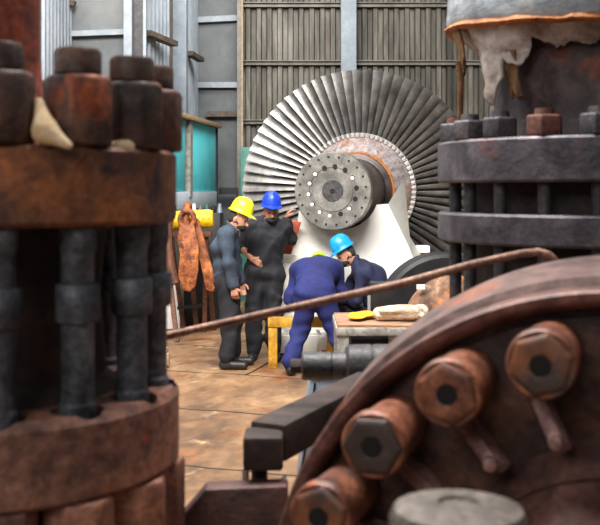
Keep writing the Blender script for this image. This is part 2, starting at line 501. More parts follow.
# rails across the back wall, its post, the corner post
for yy in (5, 63, 122):
    z = P(0, yy, 17.85).z
    m = MB(); m.box(((P(243, 0, 17.8).x + 8.4) / 2, 17.88, z), (8.4 - P(243, 0, 17.8).x, .1, .07)); m.box(((P(243, 0, 17.8).x + 8.4) / 2, 17.84, z + .03), (8.4 - P(243, 0, 17.8).x, .16, .015))
    trim(m, 'steel_dark')
for px, w, mt in ((348.5, 15, 'steel_grey'),):
    c = P(px, 0, 17.65)
    m = MB(); m.box((c.x, c.y - .12, H / 2), (w * .0176, .02, H)); m.box((c.x, c.y + .12, H / 2), (w * .0176, .02, H)); m.box((c.x, c.y, H / 2), (.02, .24, H))
    trim(m, mt)
c = P(240, 0, 17.6)
trim(MB().box((c.x, c.y, H / 2), (.09, .2, H)), 'steel_dark')
trim(MB().box((c.x + .045, c.y - .11, H / 2), (.03, .02, H)), 'timber')


def ibeam(px, Y, w, mt, dark=None):
    c = P(px, 0, Y)
    m = MB(); m.box((c.x - w * .28, c.y - .1, H / 2), (w * .45, .02, H)); m.box((c.x - w * .28, c.y + .1, H / 2), (w * .45, .02, H)); m.box((c.x - w * .28, c.y, H / 2), (.02, .2, H))
    trim(m, mt)


c = P(129, 0, 12.6); trim(MB().box((c.x, c.y, H / 2), (.1, .2, H)), 'steel_pale')
c = P(138.5, 0, 12.7); trim(MB().box((c.x, c.y + .05, H / 2), (.12, .2, H)), 'boss_grey')
c = P(145, 0, 12.75); trim(MB().box((c.x, c.y - .05, H / 2), (.05, .06, H)), 'steel_pale')
c = P(179.5, 0, 15.6); trim(MB().box((c.x, c.y, H / 2), (.24, .24, H)), 'steel_grey')
c = P(170, 0, 15.2); trim(MB().box((c.x, c.y, H / 2), (.05, .3, H)), 'rail_brown')
# sloping window-head rails on the receding sheets, flat rails on the grey sheets
trim(MB().beam(P(147, 33, 12.9), P(174, 44, 13.87), .12, .07), 'rail_brown')
trim(MB().beam(P(189, 53, 15.9), P(201, 60, 16.9), .12, .07), 'rail_brown')
trim(MB().beam(P(71, 34, 12.9), P(126, 32, 12.9), .08, .07), 'steel_pale')
trim(MB().beam(P(197, 20, 17.9), P(238, 18, 17.9), .08, .1), 'steel_pale')
trim(MB().beam(P(197, 85, 17.9), P(238, 85, 17.9), .08, .1), 'steel_pale')
trim(MB().beam(P(206, 114, 17.85), P(238, 114, 17.85), .12, .1), 'rail_brown')
trim(MB().beam(P(64, 1, 12.8), P(75, 4, 12.8), .12, .07), 'rail_brown')

# ================================================================== TURQUOISE BOOTH and the bay on the left
a, b = P(166, 190, 13.6), P(217.5, 190, 16.8)
bt = thing('site_booth', 'low booth of turquoise sheets under a sloping timber rail at the left wall', 'booth', (a.x, a.y, 0))
d = Vector((b.x - a.x, b.y - a.y, 0)); dl = d.length; d.normalize(); nv = Vector((-d.y, d.x, 0))


def bp(t, off, z):
    q = d * t + nv * off
    return Vector((q.x, q.y, z))


zt = 2.84
for t0, t1 in ((0, dl * .36), (dl * .46, dl)):
    MB().beam(bp(t0, .05, (1.78 + zt) / 2), bp(t1, .05, (1.78 + zt) / 2), .04, zt - 1.78).build('panel', 'turquoise', bt, bevel=.005)
MB().beam(bp(dl * .41, .03, (1.7 + zt) / 2), bp(dl * .455, .03, (1.7 + zt) / 2), .08, zt - 1.7).build('post', 'bench_grey', bt)
MB().beam(bp(dl + .01, .05, (1.6 + zt) / 2), bp(dl + .06, .05, (1.6 + zt) / 2), .09, zt - 1.6).build('post', 'black_metal', bt)
MB().beam(bp(0, .02, zt + .035), bp(dl + .08, .02, zt + .035), .14, .07).build('top_rail', 'timber', bt, bevel=.006)
MB().beam(bp(0, .04, 1.645), bp(dl * 1.0, .04, 1.645), .06, .26).build('lower_panel', 'pale_blue', bt, bevel=.005)
MB().beam(bp(0, .04, .757), bp(dl * 1.0, .04, .757), .06, 1.51).build('base_panel', 'steel_dark', bt)

# dark instrument cabinet with a row of knobs
Yc = 13.4
cl, cr_ = P(186, 0, Yc).x, P(222, 0, Yc).x
cab = thing('instrument_cabinet', 'dark cabinet with a row of small fittings behind the yellow pipe', 'cabinet', ((cl + cr_) / 2, Yc, 0))
MB().box((0, .0, .75), (cr_ - cl, .5, 1.5)).build('cabinet_body', 'black_metal', cab, bevel=.01)
kn = MB().cyl((0, 0, 0), (0, 0, .1), .03, .022, 12).build('fitting', 'black_metal', cab, (-.2, -.18, 1.501))
kmats = ['blue_grey', 'white_plastic', 'steel_dark', 'teal', 'black_metal']
for i in range(1, 6):
    m = MB().cyl((0, 0, 0), (0, 0, .09 + .03 * (i % 2)), .026 + .006 * (i % 3), .02, 12)
    m.build('fitting', kmats[i % 5], cab, (-.2 + .085 * i, -.18, 1.501))

# yellow pipe on its black rack
yz = P(0, 221, 12.4).z
x0, x1 = P(163, 0, 12.4).x, P(214, 0, 12.4).x
m = MB()
m.lathe([(0, 0), (.085, 0), (.118, .02), (.118, x1 - x0 - .05), (.1, x1 - x0 - .01), (0, x1 - x0)], 28, frame((x0, 12.4, yz), (x1, 12.4, yz + .03)))
yp = m.build('yellow_pipe', 'yellow_pipe', sharp=50)
tag(yp, 'thick yellow pipe with a rounded end lying on a rusty stand', 'pipe')
rk = thing('pipe_rack', 'rusty splay-legged stand carrying the yellow pipe', 'stand', ((x0 + x1) / 2, 12.4, 0))
hx = (x1 - x0) / 2
top = yz - .126
MB().box((0, 0, top - .035), (2 * hx - .06, .14, .07)).build('cross_bar', 'rust_leg', rk, bevel=.008)
for sx, fx, fy in ((-hx + .03, -.075, -.56), (-hx + .1, -hx + .2, .5), (hx - .1, hx - .14, .25), (hx - .1, hx - .04, .45), (0, .05, .5)):
    MB().beam((sx, 0, top - .07), (fx, fy, 0), .055, .055, (0, 1, 0)).build('leg', 'rust_leg', rk)
MB().beam((-hx + .14, .3, .3), (hx - .1, .3, .34), .03, .04).build('brace', 'black_metal', rk)

# rust lifting yoke hooked over the pipe, two long arms hanging down
ykx = P(186, 0, 12.2).x
yk = thing('lifting_yoke', 'orange rust lifting yoke with two long arms hung over the yellow pipe', 'yoke', (ykx, 12.4, 0))
m = MB()
lp = [(-.02 + .2 * math.cos(t), .2 * math.sin(t)) for t in np.linspace(-.3, PI + .3, 15)]
m.tube([(0, x, yz + z) for x, z in lp], .045, 12)
m.build('loop', 'rust_yoke', yk)
def arm_poly(pts, Y):
    return [(P(x, y, Y).x - ykx, P(x, y, Y).z) for x, y in pts]


m = MB()
m.prism(arm_poly([(180, 224), (194, 224), (199, 245), (198.5, 270), (196, 286), (190, 292), (183, 290), (178, 276), (180, 255), (177, 240)], 12.13), .07, Matrix.Translation((0, -.30, 0)))
m.build('front_arm', 'rust_yoke', yk, bevel=.018)
ec = P(187, 219, 12.13)
m = MB(); m.tube([(ec.x - ykx + .085 * math.cos(t), -.265, ec.z + .1 * math.sin(t)) for t in np.linspace(0, 2 * PI, 22)], .034, 10)
m.build('eye_ring', 'rust_yoke', yk)
m = MB()
m.prism(arm_poly([(191, 214), (199, 220), (207, 248), (216, 282), (214, 292), (206, 290), (200, 262), (192, 236)], 12.2), .06, Matrix.Translation((0, -.21, 0)))
m.build('back_arm', 'rust_yoke', yk, bevel=.015)
# a second, darker yoke to its left
y2 = thing('lifting_yoke', 'dark rust lifting yoke with one curved arm, left of the orange one', 'yoke', (P(172, 0, 12.4).x, 12.4, 0))
m = MB(); m.tube([(0, x, yz + z) for x, z in lp], .04, 12); m.build('loop', 'rust_leg', y2)
m = MB(); m.tube([(-.02, -.235, yz - .03), (-.01, -.3, yz - .3), (.02, -.34, yz - .5), (.06, -.38, yz - .66), (.1, -.4, yz - .74)], [.05, .055, .06, .055, .04], 10); m.build('front_arm', 'rust_leg', y2)

w = P(174, 297, 12.95)
cr = thing('white_crate', 'small white crate on the floor under the yellow pipe', 'crate', (-1.70, 13.05, 0))
MB().box((0, 0, .31), (.3, .24, .62)).build('crate_body', 'white_plastic', cr, bevel=.015)
MB().box((0, 0, .636), (.31, .25, .03)).build('lid', 'white_plastic', cr, bevel=.008)
w = P(164, 360, 10.1)
m = MB(); m.box((w.x - .02, 10.15, .1), (.1, .12, .2)); m.box((w.x + .035, 10.12, .09), (.03, .08, .12))
tag(m.build('wooden_block', 'timber', bevel=.006), 'small pale timber block on the floor beside the left flange', 'block')
# teal cabinet behind the rotor
w = P(254, 0, 16.2)
tcb = thing('steel_locker', 'tall teal steel locker standing behind the blade disc', 'locker', (w.x, 16.4, 0))
zt2 = P(0, 147, 16.2).z
MB().box((0, 0, zt2 / 2), (.44, .4, zt2)).build('cabinet_body', 'teal', tcb, bevel=.012)
MB().box((0, -.21, zt2 / 2), (.38, .015, zt2 - .12)).build('door', 'teal', tcb, bevel=.004)
MB().box((.14, -.225, 1.2), (.02, .02, .12)).build('handle', 'steel_pale', tcb)
# dark beam and rail along the corner at locker height
w0, w1 = P(219, 0, 17.5), P(238, 0, 17.5)
trim(MB().box(((w0.x + w1.x) / 2, 17.5, P(0, 191, 17.5).z), (w1.x - w0.x, .2, .12)), 'black_metal')

# ================================================================== LEFT FLANGED JOINT
LX, LY = -.915, 3.0
lf = thing('flanged_pipe_joint', 'rusty bolted pipe joint with tall studs between two thick flanges, at the left', 'pipe joint', (LX, LY, 0))


def flange(R, r_in, z0, z1, ch=.012, n=96):
    return MB().lathe([(0, z0), (R - ch, z0), (R, z0 + ch), (R, z1 - ch), (R - ch, z1), (0, z1)], n)


flange(.54, .2, 1.704, 1.915).build('upper_flange', 'flange_rust', lf)
RB = .468
angs = [math.radians(-90 + 18 + 360 / 14 * k) for k in range(14)]
# lower flange with clearance holes round the studs
m = MB()
hr = .072
seg = 14
vs_t, fs = [], []
m.lathe([(.385, 1.215), (.385, .99), (.548 - .012, .99), (.548, 1.002), (.548, 1.19), (.53, 1.215), (.385, 1.215)], 112)
lo = m.build('lower_flange', 'lower_rust', lf)
bmx = bmesh.new()
for a in angs:
    bmesh.ops.create_cone(bmx, cap_ends=True, segments=28, radius1=hr, radius2=hr, depth=.5, matrix=Matrix.Translation((RB * math.cos(a), RB * math.sin(a), 1.15)))
cm = bpy.data.meshes.new('c'); bmx.to_mesh(cm); bmx.free()
co = bpy.data.objects.new('c', cm); COL.objects.link(co); co.parent = lf
md = lo.modifiers.new('b', 'BOOLEAN'); md.object = co; md.operation = 'DIFFERENCE'; md.solver = 'EXACT'
bpy.context.view_layer.update()
nm = bpy.data.meshes.new_from_object(lo.evaluated_get(bpy.context.evaluated_depsgraph_get()))
lo.modifiers.clear(); lo.data = nm
nm.polygons.foreach_set('use_smooth', [True] * len(nm.polygons)); nm.set_sharp_from_angle(angle=math.radians(35))
bpy.data.objects.remove(co)
MB().lathe([(0, .9), (.36, .9), (.384, 1.0), (.384, 1.2), (.33, 1.26), (.31, 1.5), (.33, 1.68), (.36, 1.703), (0, 1.703)], 64).build('core_pipe', 'core_dark', lf)
MB().lathe([(0, 0), (.5, 0), (.5, .12), (.36, .16), (.34, .7), (.36, .899), (0, .899)], 64).build('lower_pipe', 'core_dark', lf)
MB().lathe([(.0, 1.916), (.22, 1.916), (.2, 1.97), (.142, 2.06), (.132, 2.2), (.132, 3.6), (0, 3.6)], 48).build('upper_pipe', 'pipe_red', lf)
# stud > nut, nut, sleeve
sm = MB(); sm.lathe([(0, -.02), (.048, -.02), (.05, 0), (.05, .2), (.044, .21), (.044, .6), (.05, .62), (.05, .67), (0, .67)], 24)
st0 = sm.build('stud', 'stud_dark', lf, (RB * math.cos(angs[0]), RB * math.sin(angs[0]), 1.03), sharp=30)
MB().lathe([(0, 0), (.058, 0), (.063, .006), (.063, .062), (.056, .072), (0, .072)], 28).build('stud_cap', 'nut_rust', st0, (0, 0, 1.073))
nm_ = MB(); nm_.lathe([(0, 0), (.08, 0), (.083, .01), (.083, .175), (.074, .187), (0, .187)], 28)
MB().lathe([(0, 0), (.089, 0), (.093, .01), (.093, .17), (.084, .187), (0, .187)], 8, ph=.3).build('nut', 'nut_rust', st0, (0, 0, .8855), bevel=.008)
MB().lathe([(0, 0), (.1, 0), (.1, .2), (.094, .21), (0, .21)], 8, ph=.2).build('lower_nut', 'lower_rust', st0, (0, 0, -.252), bevel=.006)
MB().lathe([(.0, 0), (.055, 0), (.058, .006), (.058, .095), (.055, .1), (0, .1)], 24).build('sleeve', 'stud_dark', st0, (0, 0, .42))
for k in range(1, 14):
    a = angs[k]
    copy_part(st0, lf, (RB * math.cos(a), RB * math.sin(a), 1.03), (0, 0, k * 1.3))
sdf_obj('sealant_lump', [('c', P(39, 102, 2.56) - Vector((LX, LY, 0)), P(45, 132, 2.53) - Vector((LX, LY, 0)), .018, .026, .03),
                         ('c', P(45, 132, 2.53) - Vector((LX, LY, 0)), P(69, 146, 2.5) - Vector((LX, LY, 0)), .03, .016, .03)], 'sealant', lf, .006, .006)
sdf_obj('sealant_lump', [('c', P(112, 148, 2.72) - Vector((LX, LY, 0)), P(127, 147, 2.74) - Vector((LX, LY, 0)), .015, .02, .02)], 'sealant', lf, .006, .006)

# ================================================================== RIGHT FLANGED STEAM PIPE
RX, RY = 1.365, 4.5
rf = thing('flanged_steam_pipe', 'large grey bolted steam pipe wrapped in torn lagging, rising behind the round casing', 'pipe', (RX, RY, 0))
RR = .738
flange(RR, .3, 1.832, 2.012, .01, 120).build('upper_flange', 'grey_steel', rf)
flange(RR, .3, 1.575, 1.702, .01, 120).build('spacer_ring', 'grey_steel', rf)
flange(RR, .3, .95, 1.15, .01, 120).build('lower_flange', 'grey_steel', rf)
MB().lathe([(0, 1.151), (.57, 1.151), (.57, 1.574), (0, 1.574)], 64).build('core_pipe', 'core_dark', rf)
MB().lathe([(0, 1.703), (.57, 1.703), (.57, 1.831), (0, 1.831)], 64).build('core_pipe', 'core_dark', rf)
MB().lathe([(0, 0), (.6, 0), (.6, .1), (.46, .14), (.46, .949), (0, .949)], 64).build('lower_pipe', 'core_dark', rf)


def lump(amp, fr, sd, sag=0.0):
    def f(q):
        q = (q[0], q[1], q[2] - sag * max(0.0, -q[1] / .7) * max(0, 1 - max(0, q[2] - 2.55) * 4))
        n_ = mnoise.noise(Vector((q[0] * fr, q[1] * fr, q[2] * fr * 1.6 + sd)))
        n_ += .5 * mnoise.noise(Vector((q[0] * fr * 2.6, q[1] * fr * 2.6, q[2] * fr * 3 + sd)))
        l = math.hypot(q[0], q[1]); s_ = 1 + amp * n_ / max(l, .05)
        return (q[0] * s_, q[1] * s_, q[2] + amp * .5 * n_)
    return f


MB().lathe([(0, 2.013), (.5, 2.013), (.485, 2.06), (.475, 2.12), (.47, 2.3), (.475, 2.5), (0, 2.5)], 64, fn=lump(.012, 4, 3)).build('neck', 'neck', rf, sharp=60)
MB().lathe([(0, 2.535), (.69, 2.535), (.70, 2.56), (.69, 2.62), (.675, 2.9), (.675, 3.6), (0, 3.6)], 80, fn=lump(.012, 5, 1, .065)).build('jacket', 'jacket', rf, sharp=60)
MB().lathe([(.60, 2.512), (.695, 2.514), (.708, 2.528), (.695, 2.545), (.60, 2.54)], 96, fn=lump(.014, 7, 6, .065)).build('jacket_rim', 'rim_rust', rf, sharp=60)
def cloth_sheet(name, mt, bottom, r_top, r_bot, z_top, a0, a1, na, nv, fold, sd, thick=.012):
    vs, fs = [], []
    for i in range(na + 1):
        a = a0 + (a1 - a0) * i / na
        zb_ = bottom(a)
        for j in range(nv + 1):
            v = j / nv
            z = z_top + (zb_ - z_top) * v
            q = Vector((math.cos(a) * 5, math.sin(a) * 5, z * 6 + sd))
            f = mnoise.noise(q) + .6 * mnoise.noise(q * 2.3) + .4 * abs(mnoise.noise(q * 4.1))
            rv = r_top + (r_bot(a) - r_top) * min(1, max(0, (z_top - z) / .14)) ** 1.3
            r_ = rv + fold * f * (.35 + .65 * min(1, v * 2))
            vs.append((r_ * math.cos(a), r_ * math.sin(a), z + fold * .5 * f - .06 * (1 - v) * max(0.0, -math.sin(a))))
    n_ = nv + 1
    for i in range(na):
        for j in range(nv):
            fs.append((i * n_ + j, i * n_ + j + 1, (i + 1) * n_ + j + 1, (i + 1) * n_ + j))
    m = MB().add(vs, fs)
    o = m.build(name, mt, rf, sharp=70)
    md = o.modifiers.new('s', 'SOLIDIFY'); md.thickness = thick; md.offset = -1
    bpy.context.view_layer.update()
    nm = bpy.data.meshes.new_from_object(o.evaluated_get(bpy.context.evaluated_depsgraph_get()))
    o.modifiers.clear(); o.data = nm
    return o


def dip(a, c, w):
    d_ = abs((math.degrees(a) - c + 180) % 360 - 180) / w
    return max(0.0, 1 - d_ * d_)


def bot(a):
    c, s_ = math.cos(a), math.sin(a)
    z = 2.40 + .035 * mnoise.noise(Vector((c * 3, s_ * 3, 7))) + .035 * mnoise.noise(Vector((c * 9, s_ * 9, 1))) + .02 * mnoise.noise(Vector((c * 30, s_ * 30, 1)))
    z -= .25 * dip(a, 205, 6.0) ** .6 + .10 * dip(a, 217, 7) + .07 * dip(a, 194, 5) + .05 * dip(a, 300, 12)
    return z


cloth_sheet('lagging_cloth', 'lagging', bot, .655, lambda a: .505 + .10 * dip(a, 205, 24) ** .7, 2.535, 0, 2 * PI, 420, 30, .032, 2)
cloth_sheet('hanging_rag', 'rag_brown', lambda a: 2.36 - .04 * dip(a, 187, 2.5) + .03 * mnoise.noise(Vector((a * 90, 0, 0))), .685, lambda a: .66, 2.53, math.radians(183), math.radians(191), 24, 16, .02, 5)
cloth_sheet('hanging_rag', 'rag_brown', lambda a: 2.20 + .06 * mnoise.noise(Vector((a * 60, 3, 0))), .60, lambda a: .56, 2.42, math.radians(211), math.radians(217), 20, 16, .02, 9)
off = Vector((RX, RY, 0))
L_ = lambda px, py, Y: P(px, py, Y) - off


def rag(name, pts, rs, m, wr=.02, sd=1):
    pr = [('c', a, b, ra, rb, .04) for a, b, ra, rb in zip(pts, pts[1:], rs, rs[1:])]
    return sdf_obj(name, pr, m, rf, .009, wr, sd)


MB().tube([L_(458, 62, 4.41), L_(461, 80, 4.41), L_(460.5, 100, 4.42), L_(460, 122, 4.43)], [.013, .015, .014, .012], 8).build('lashing_strip', 'rag_brown', rf)
RBo = .665
ang2 = [math.radians(-90 - 18.5 - 18 * k) for k in range(20)]
s0 = MB().cyl((0, 0, 0), (0, 0, .78), .027, n=16).build('stud', 'boss_grey', rf, (RBo * math.cos(ang2[0]), RBo * math.sin(ang2[0]), 1.30))
MB().lathe([(0, 0), (.07, 0), (.075, .006), (.075, .076), (.069, .084), (0, .084)], 6, ph=.1).build('nut', 'dark_nut', s0, (0, 0, .713), bevel=.005)
MB().cyl((0, 0, .798), (0, 0, .824), .04, .037, 16).build('stud_cap', 'dark_nut', s0)
for k in range(1, 20):
    a = ang2[k]
    c_ = copy_part(s0, rf, (RBo * math.cos(a), RBo * math.sin(a), 1.30), (0, 0, k * 1.1))
    if k in (1, 4):
        for ch in c_.children:
            if k == 1 or ch.name.startswith('stud_cap'):
                ch.data = ch.data.copy(); ch.data.materials[0] = M['rust_nut']

# ================================================================== ROUND CASING at the right
CX, CY, CZ, CR = .836, 2.6, .544, .996
cyaw = .35
cs = thing('turbine_casing', 'round pinkish-brown casing end with a ring of hollow cap nuts, at the lower right', 'machine casing', (CX, CY, 0), -cyaw)
yM = Matrix.Translation((0, 0, CZ)) @ Matrix.Rotation(-PI / 2, 4, 'X')      # lathe z -> local +y (away)
cut = ((0, 0, .012), (0, 0, 1))
RM = Matrix.Rotation(-PI / 2, 4, 'X')


def ring_y(prof, n=128):
    return MB().lathe(prof, n, yM)


# rim lip standing proud of the recessed face
ring_y([(.938, .10), (.944, .03), (.964, .0), (.972, -.004), (.988, -.004), (.996, .006), (.996, .12), (.93, .12), (.93, .10)]).build('rim', 'casing', cs, clip=cut)
ring_y([(.92, .121), (.985, .121), (.993, .15), (1.02, .165), (1.036, .3), (1.055, .42), (1.055, .55), (1.02, .62), (.92, .7), (.92, .121)]).build('shell', 'casing_grey', cs, clip=cut)
ring_y([(0, .09), (.9195, .09), (.9195, .66), (0, .66)]).build('face_plate', 'recess', cs, clip=cut)
ring_y([(0, -.18), (.40, -.18), (.43, -.16), (.46, -.06), (.50, -.02), (.50, .02), (.57, .089), (0, .089)]).build('hub', 'casing', cs, clip=cut)
RN, LN = .847, .2456
nuts = []
for k in range(-4, 7):
    nuts.append(math.radians(12.2 - 16.7 + 16.7 * k))


def cap_nut():
    m = MB().lathe([(0, .0), (.072, 0), (.072, -.03), (.079, -.035), (.081, -.255), (.086, -.26), (.089, -.28), (.087, -.312), (.082, -.318), (0, -.318)], 40, RM)
    o = m.build('cap_nut', 'cap_nut', cs, sharp=40)
    h = MB().lathe([(.024, -.31), (.078, -.31), (.082, -.324), (.07, -.333), (.03, -.333), (.026, -.328), (.02, -.31)], 6, RM, ph=.25)
    h.build('hex_face', 'hex_face', o, bevel=.004)
    MB().lathe([(0, -.3195), (.0255, -.3195), (.0262, -.3345), (.0, -.3345)], 24, RM).build('bore', 'hole_shade', o)
    return o


cn = cap_nut()
first = True
for a in nuts:
    loc = (-RN * math.sin(a), .088, CZ + RN * math.cos(a))
    if loc[2] < .12:
        continue
    if first:
        cn.location = loc; cn.rotation_euler = (0, a, 0); first = False
    else:
        c_ = copy_part(cn, cs, loc, (0, a * 2.3, 0))
        if abs(math.degrees(a) - 28.9) < 2:
            for ch in c_.children:
                if ch.name.startswith('hex'):
                    ch.data = ch.data.copy(); ch.data.materials[0] = M['cap_nut']
for k in range(-2, 6):
    a = math.radians(12.2 - 16.7 + 16.7 * k)
    if CZ + .6 * math.cos(a) < .2:
        continue
    a0, a1 = a + .09, a + .03
    p0 = Vector((-.775 * math.sin(a0), .04, CZ + .775 * math.cos(a0)))
    p1 = Vector((-.60 * math.sin(a1), -.045, CZ + .60 * math.cos(a1)))
    m = MB(); m.beam(p0, p1, .042, .09, (0, 1, 0))
    rb_ = m.build('rib', 'rib', cs, bevel=.01)
    dd = (p0 - p1).normalized(); q = p1 + dd * .03 + Vector((0, -.048, 0))
    MB().cyl(q, q + Vector((0, -.025, 0)), .022, .018, 12).build('rib_bolt', 'rib', rb_, bevel=.003)

# round capped post in front of it
w = P(458, 505, 2.0)
cp = thing('capped_post', 'short round post with a worn grey domed cap, nearest at the bottom right', 'post', (w.x, 2.0, 0))
MB().lathe([(0, 0), (.2, 0), (.2, .04), (.1, .06), (.1, w.z - .11), (0, w.z - .11)], 40).build('shaft', 'core_dark', cp)
MB().lathe([(0, w.z - .109), (.122, w.z - .109), (.137, w.z - .09), (.138, w.z - .025), (.128, w.z - .006), (.09, w.z + .004), (.04, w.z + .006), (.038, w.z), (0, w.z)], 56).build('cap', 'cap_grey', cp, sharp=40)

# ================================================================== ACTUATOR ARM
ar = thing('lever_arm', 'black-brown lever arm with a square end and grey cross shaft, left of the casing', 'lever', (-.12, 3.4, 0))
o_ = Vector((-.12, 3.4, 0))
# square end block
bl0, bl1 = P(243, 437, 3.32), P(283, 471, 3.32)
m = MB(); m.box(((bl0 + bl1) / 2 - o_) + Vector((0, .07, 0)), (bl1.x - bl0.x, .16, bl0.z - bl1.z)); m.build('end_block', 'arm_dark', ar, bevel=.012)
p0 = Vector((-.112, 3.44, .935)) - o_; p1 = Vector((.31, 4.28, .955)) - o_
m = MB()
m.beam(p0, p1, .14, .13)
m.build('beam', 'arm_dark', ar, bevel=.012)
q0, q1 = P(290, 366, 4.42) - o_, P(346, 364, 4.42) - o_
xa = Vector((1, 0, 0)); q1.z = q0.z; q1.y = q0.y
m = MB(); m.lathe([(0, 0), (.03, 0), (.034, .008), (.034, .05), (0, .05)], 6, frame(q0 + xa * 0, q1)); m.build('shaft_nut', 'arm_dark', ar, bevel=.003)
m = MB(); m.lathe([(0, 0), (.056, 0), (.062, .008), (.062, .13), (.058, .135), (.058, .139), (.06, .143), (.06, .25), (0, .25)], 32, frame(q0 + xa * .051, q1 + xa)); m.build('cross_shaft', 'boss_grey', ar, sharp=30)
m = MB(); m.lathe([(0, 0), (.08, 0), (.094, .014), (.096, .11), (.092, .115), (.092, .121), (.096, .126), (.096, .3), (0, .3)], 36, frame(q0 + xa * .245, q1 + xa)); m.build('boss', 'boss_grey', ar, sharp=30)
m = MB(); bx = q0.x + .29
m.box((bx + .06, q0.y, .93), (.14, .14, .22)); m.build('boss_bracket', 'arm_dark', ar, bevel=.01)
m = MB(); m.box((bx + .06, q0.y, .41), (.12, .12, .82)); m.build('post', 'arm_dark', ar, bevel=.008)
sx = P(259, 0, 3.38).x - o_.x
m = MB(); m.cyl((sx, .02, .0), (sx, .02, bl1.z + .01), .028, n=14); m.build('prop', 'arm_dark', ar)
m = MB(); m.cyl((sx - .045, -.03, .0), (sx - .045, -.03, bl1.z - .005), .012, n=10); m.build('prop', 'bench_grey', ar)

# red brown mounting plate on the floor, between left joint and casing
Yp = 3.25
pts = [(172, 527), (205, 489), (288, 486)]
m = MB()
a3 = [P(x, y, Yp) for x, y in pts]
poly = [(a3[0].x - .02, 0), (a3[2].x, 0), (a3[2].x, a3[2].z), (a3[1].x, a3[1].z), (a3[0].x, a3[0].z), (a3[0].x - .02, a3[0].z - .05)]
cxp = a3[1].x
m.prism([(x - cxp, z) for x, z in poly], .10)
tag(m.build('mounting_block', 'plate_brown', None, (cxp, Yp, 0), bevel=.012), 'red-brown steel block with a sloping shoulder, beside the casing rim', 'block')

# ================================================================== LONG RUSTY PIPE across the picture
pa = P(162, 337, 3.78)
pb, pc, pd = P(400, 284, 3.72), P(470, 265, 3.7), P(520, 254, 3.69)
dirv = (pb - pa)
pz = pa - dirv * (.5 / dirv.length)
path = [(pz.x - .12, pz.y, 0.0), (pz.x - .12, pz.y, pz.z - .16), (pz.x - .085, pz.y, pz.z - .06), pz]
for t in np.linspace(.05, 1, 12):
    path.append(pa.lerp(pb, t) if t > 0 else pa)
path += [pc, pd, P(538, 252, 3.69), P(549, 255, 3.69), P(557, 263, 3.69), P(560, 280, 3.69), Vector((P(560, 0, 3.69).x, 3.69, 0.0))]
m = MB(); m.tube(path, .0155, 14)
tag(m.build('rusty_pipe', 'pipe_rod', sharp=60), 'long thin rusty pipe slanting up across the aisle and bending down behind the casing', 'pipe')

# ================================================================== ROTOR
yr = math.radians(14)
fx = P(332.5, 0, 10.7)
ax = Vector((math.sin(yr), math.cos(yr), 0))
ZR = 1.79
DL = 1.55
rot = thing('turbine_rotor', 'large bladed turbine rotor with a drilled coupling face, held on the white pedestal', 'turbine rotor', (fx.x, fx.y, 0), -yr)
rM = Matrix.Translation((0, 0, ZR)) @ Matrix.Rotation(-PI / 2, 4, 'X')
MB().lathe([(0, .10), (.06, .10), (.07, .004), (.22, .0), (.226, .008), (.25, .008), (.256, 0), (.412, 0), (.42, .008), (.42, .13), (.41, .14), (0, .14)], 96, rM).build('coupling_flange', 'coupling', rot, sharp=30)
MB().lathe([(0, -.001), (.115, -.001), (.117, .004), (0, .004)], 64, rM).build('centre_boss', 'boss_grey', rot)
MB().lathe([(0, -.006), (.026, -.006), (.026, .0), (0, .0)], 24, rM).build('centre_bore', 'hole_shade', rot)
for n_, r_, rad, lst in ((14, .262, .027, None), (20, .365, .013, None)):
    for k in range(n_):
        a = 2 * PI * k / n_ + .12
        mt = 'hole_shade'
        if n_ == 14 and k not in (2, 3, 4, 13, 0, 11):
            mt = 'boss_grey'
        c_ = Vector((r_ * math.cos(a), -.0022, ZR + r_ * math.sin(a)))
        o = MB().cyl(c_, c_ + Vector((0, .012, 0)), rad, n=16).build('bolt_hole', mt, rot)
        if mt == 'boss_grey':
            MB().cyl(c_ + Vector((-.004, -.001, -.004)), c_ + Vector((-.004, .01, -.004)), rad * .72, n=16).build('painted_hole_light', 'paper_and_hole_light', o)  # pale disc paints light showing through the hole
MB().lathe([(0, .141), (.345, .141), (.36, .16), (.36, .25), (.385, .27), (.385, DL - .35), (.44, DL - .33), (.44, DL - .2), (0, DL - .2)], 72, rM).build('shaft', 'shaft_dark', rot, sharp=30)
MB().lathe([(.30, DL - .36), (.392, DL - .36), (.40, DL - .35), (.40, DL - .33)], 72, rM)
MB().lathe([(0, DL - .199), (.47, DL - .199), (.49, DL - .18), (.635, DL - .10), (.65, DL - .08), (.65, DL + .25), (0, DL + .25)], 96, rM).build('hub_disc', 'rotor_hub', rot, sharp=30)
MB().lathe([(.44, DL - .205), (.462, DL - .21), (.47, DL - .2), (.455, DL - .19)], 72, rM).build('hub_ring', 'rim_rust', rot)
NB = 70
MB().lathe([(0, DL + .255), (1.34, DL + .255), (1.34, DL + .33), (0, DL + .33)], 96, rM).build('dark_backing_disc', 'core_dark', rot)  # dark backing added so the gaps between blades read black
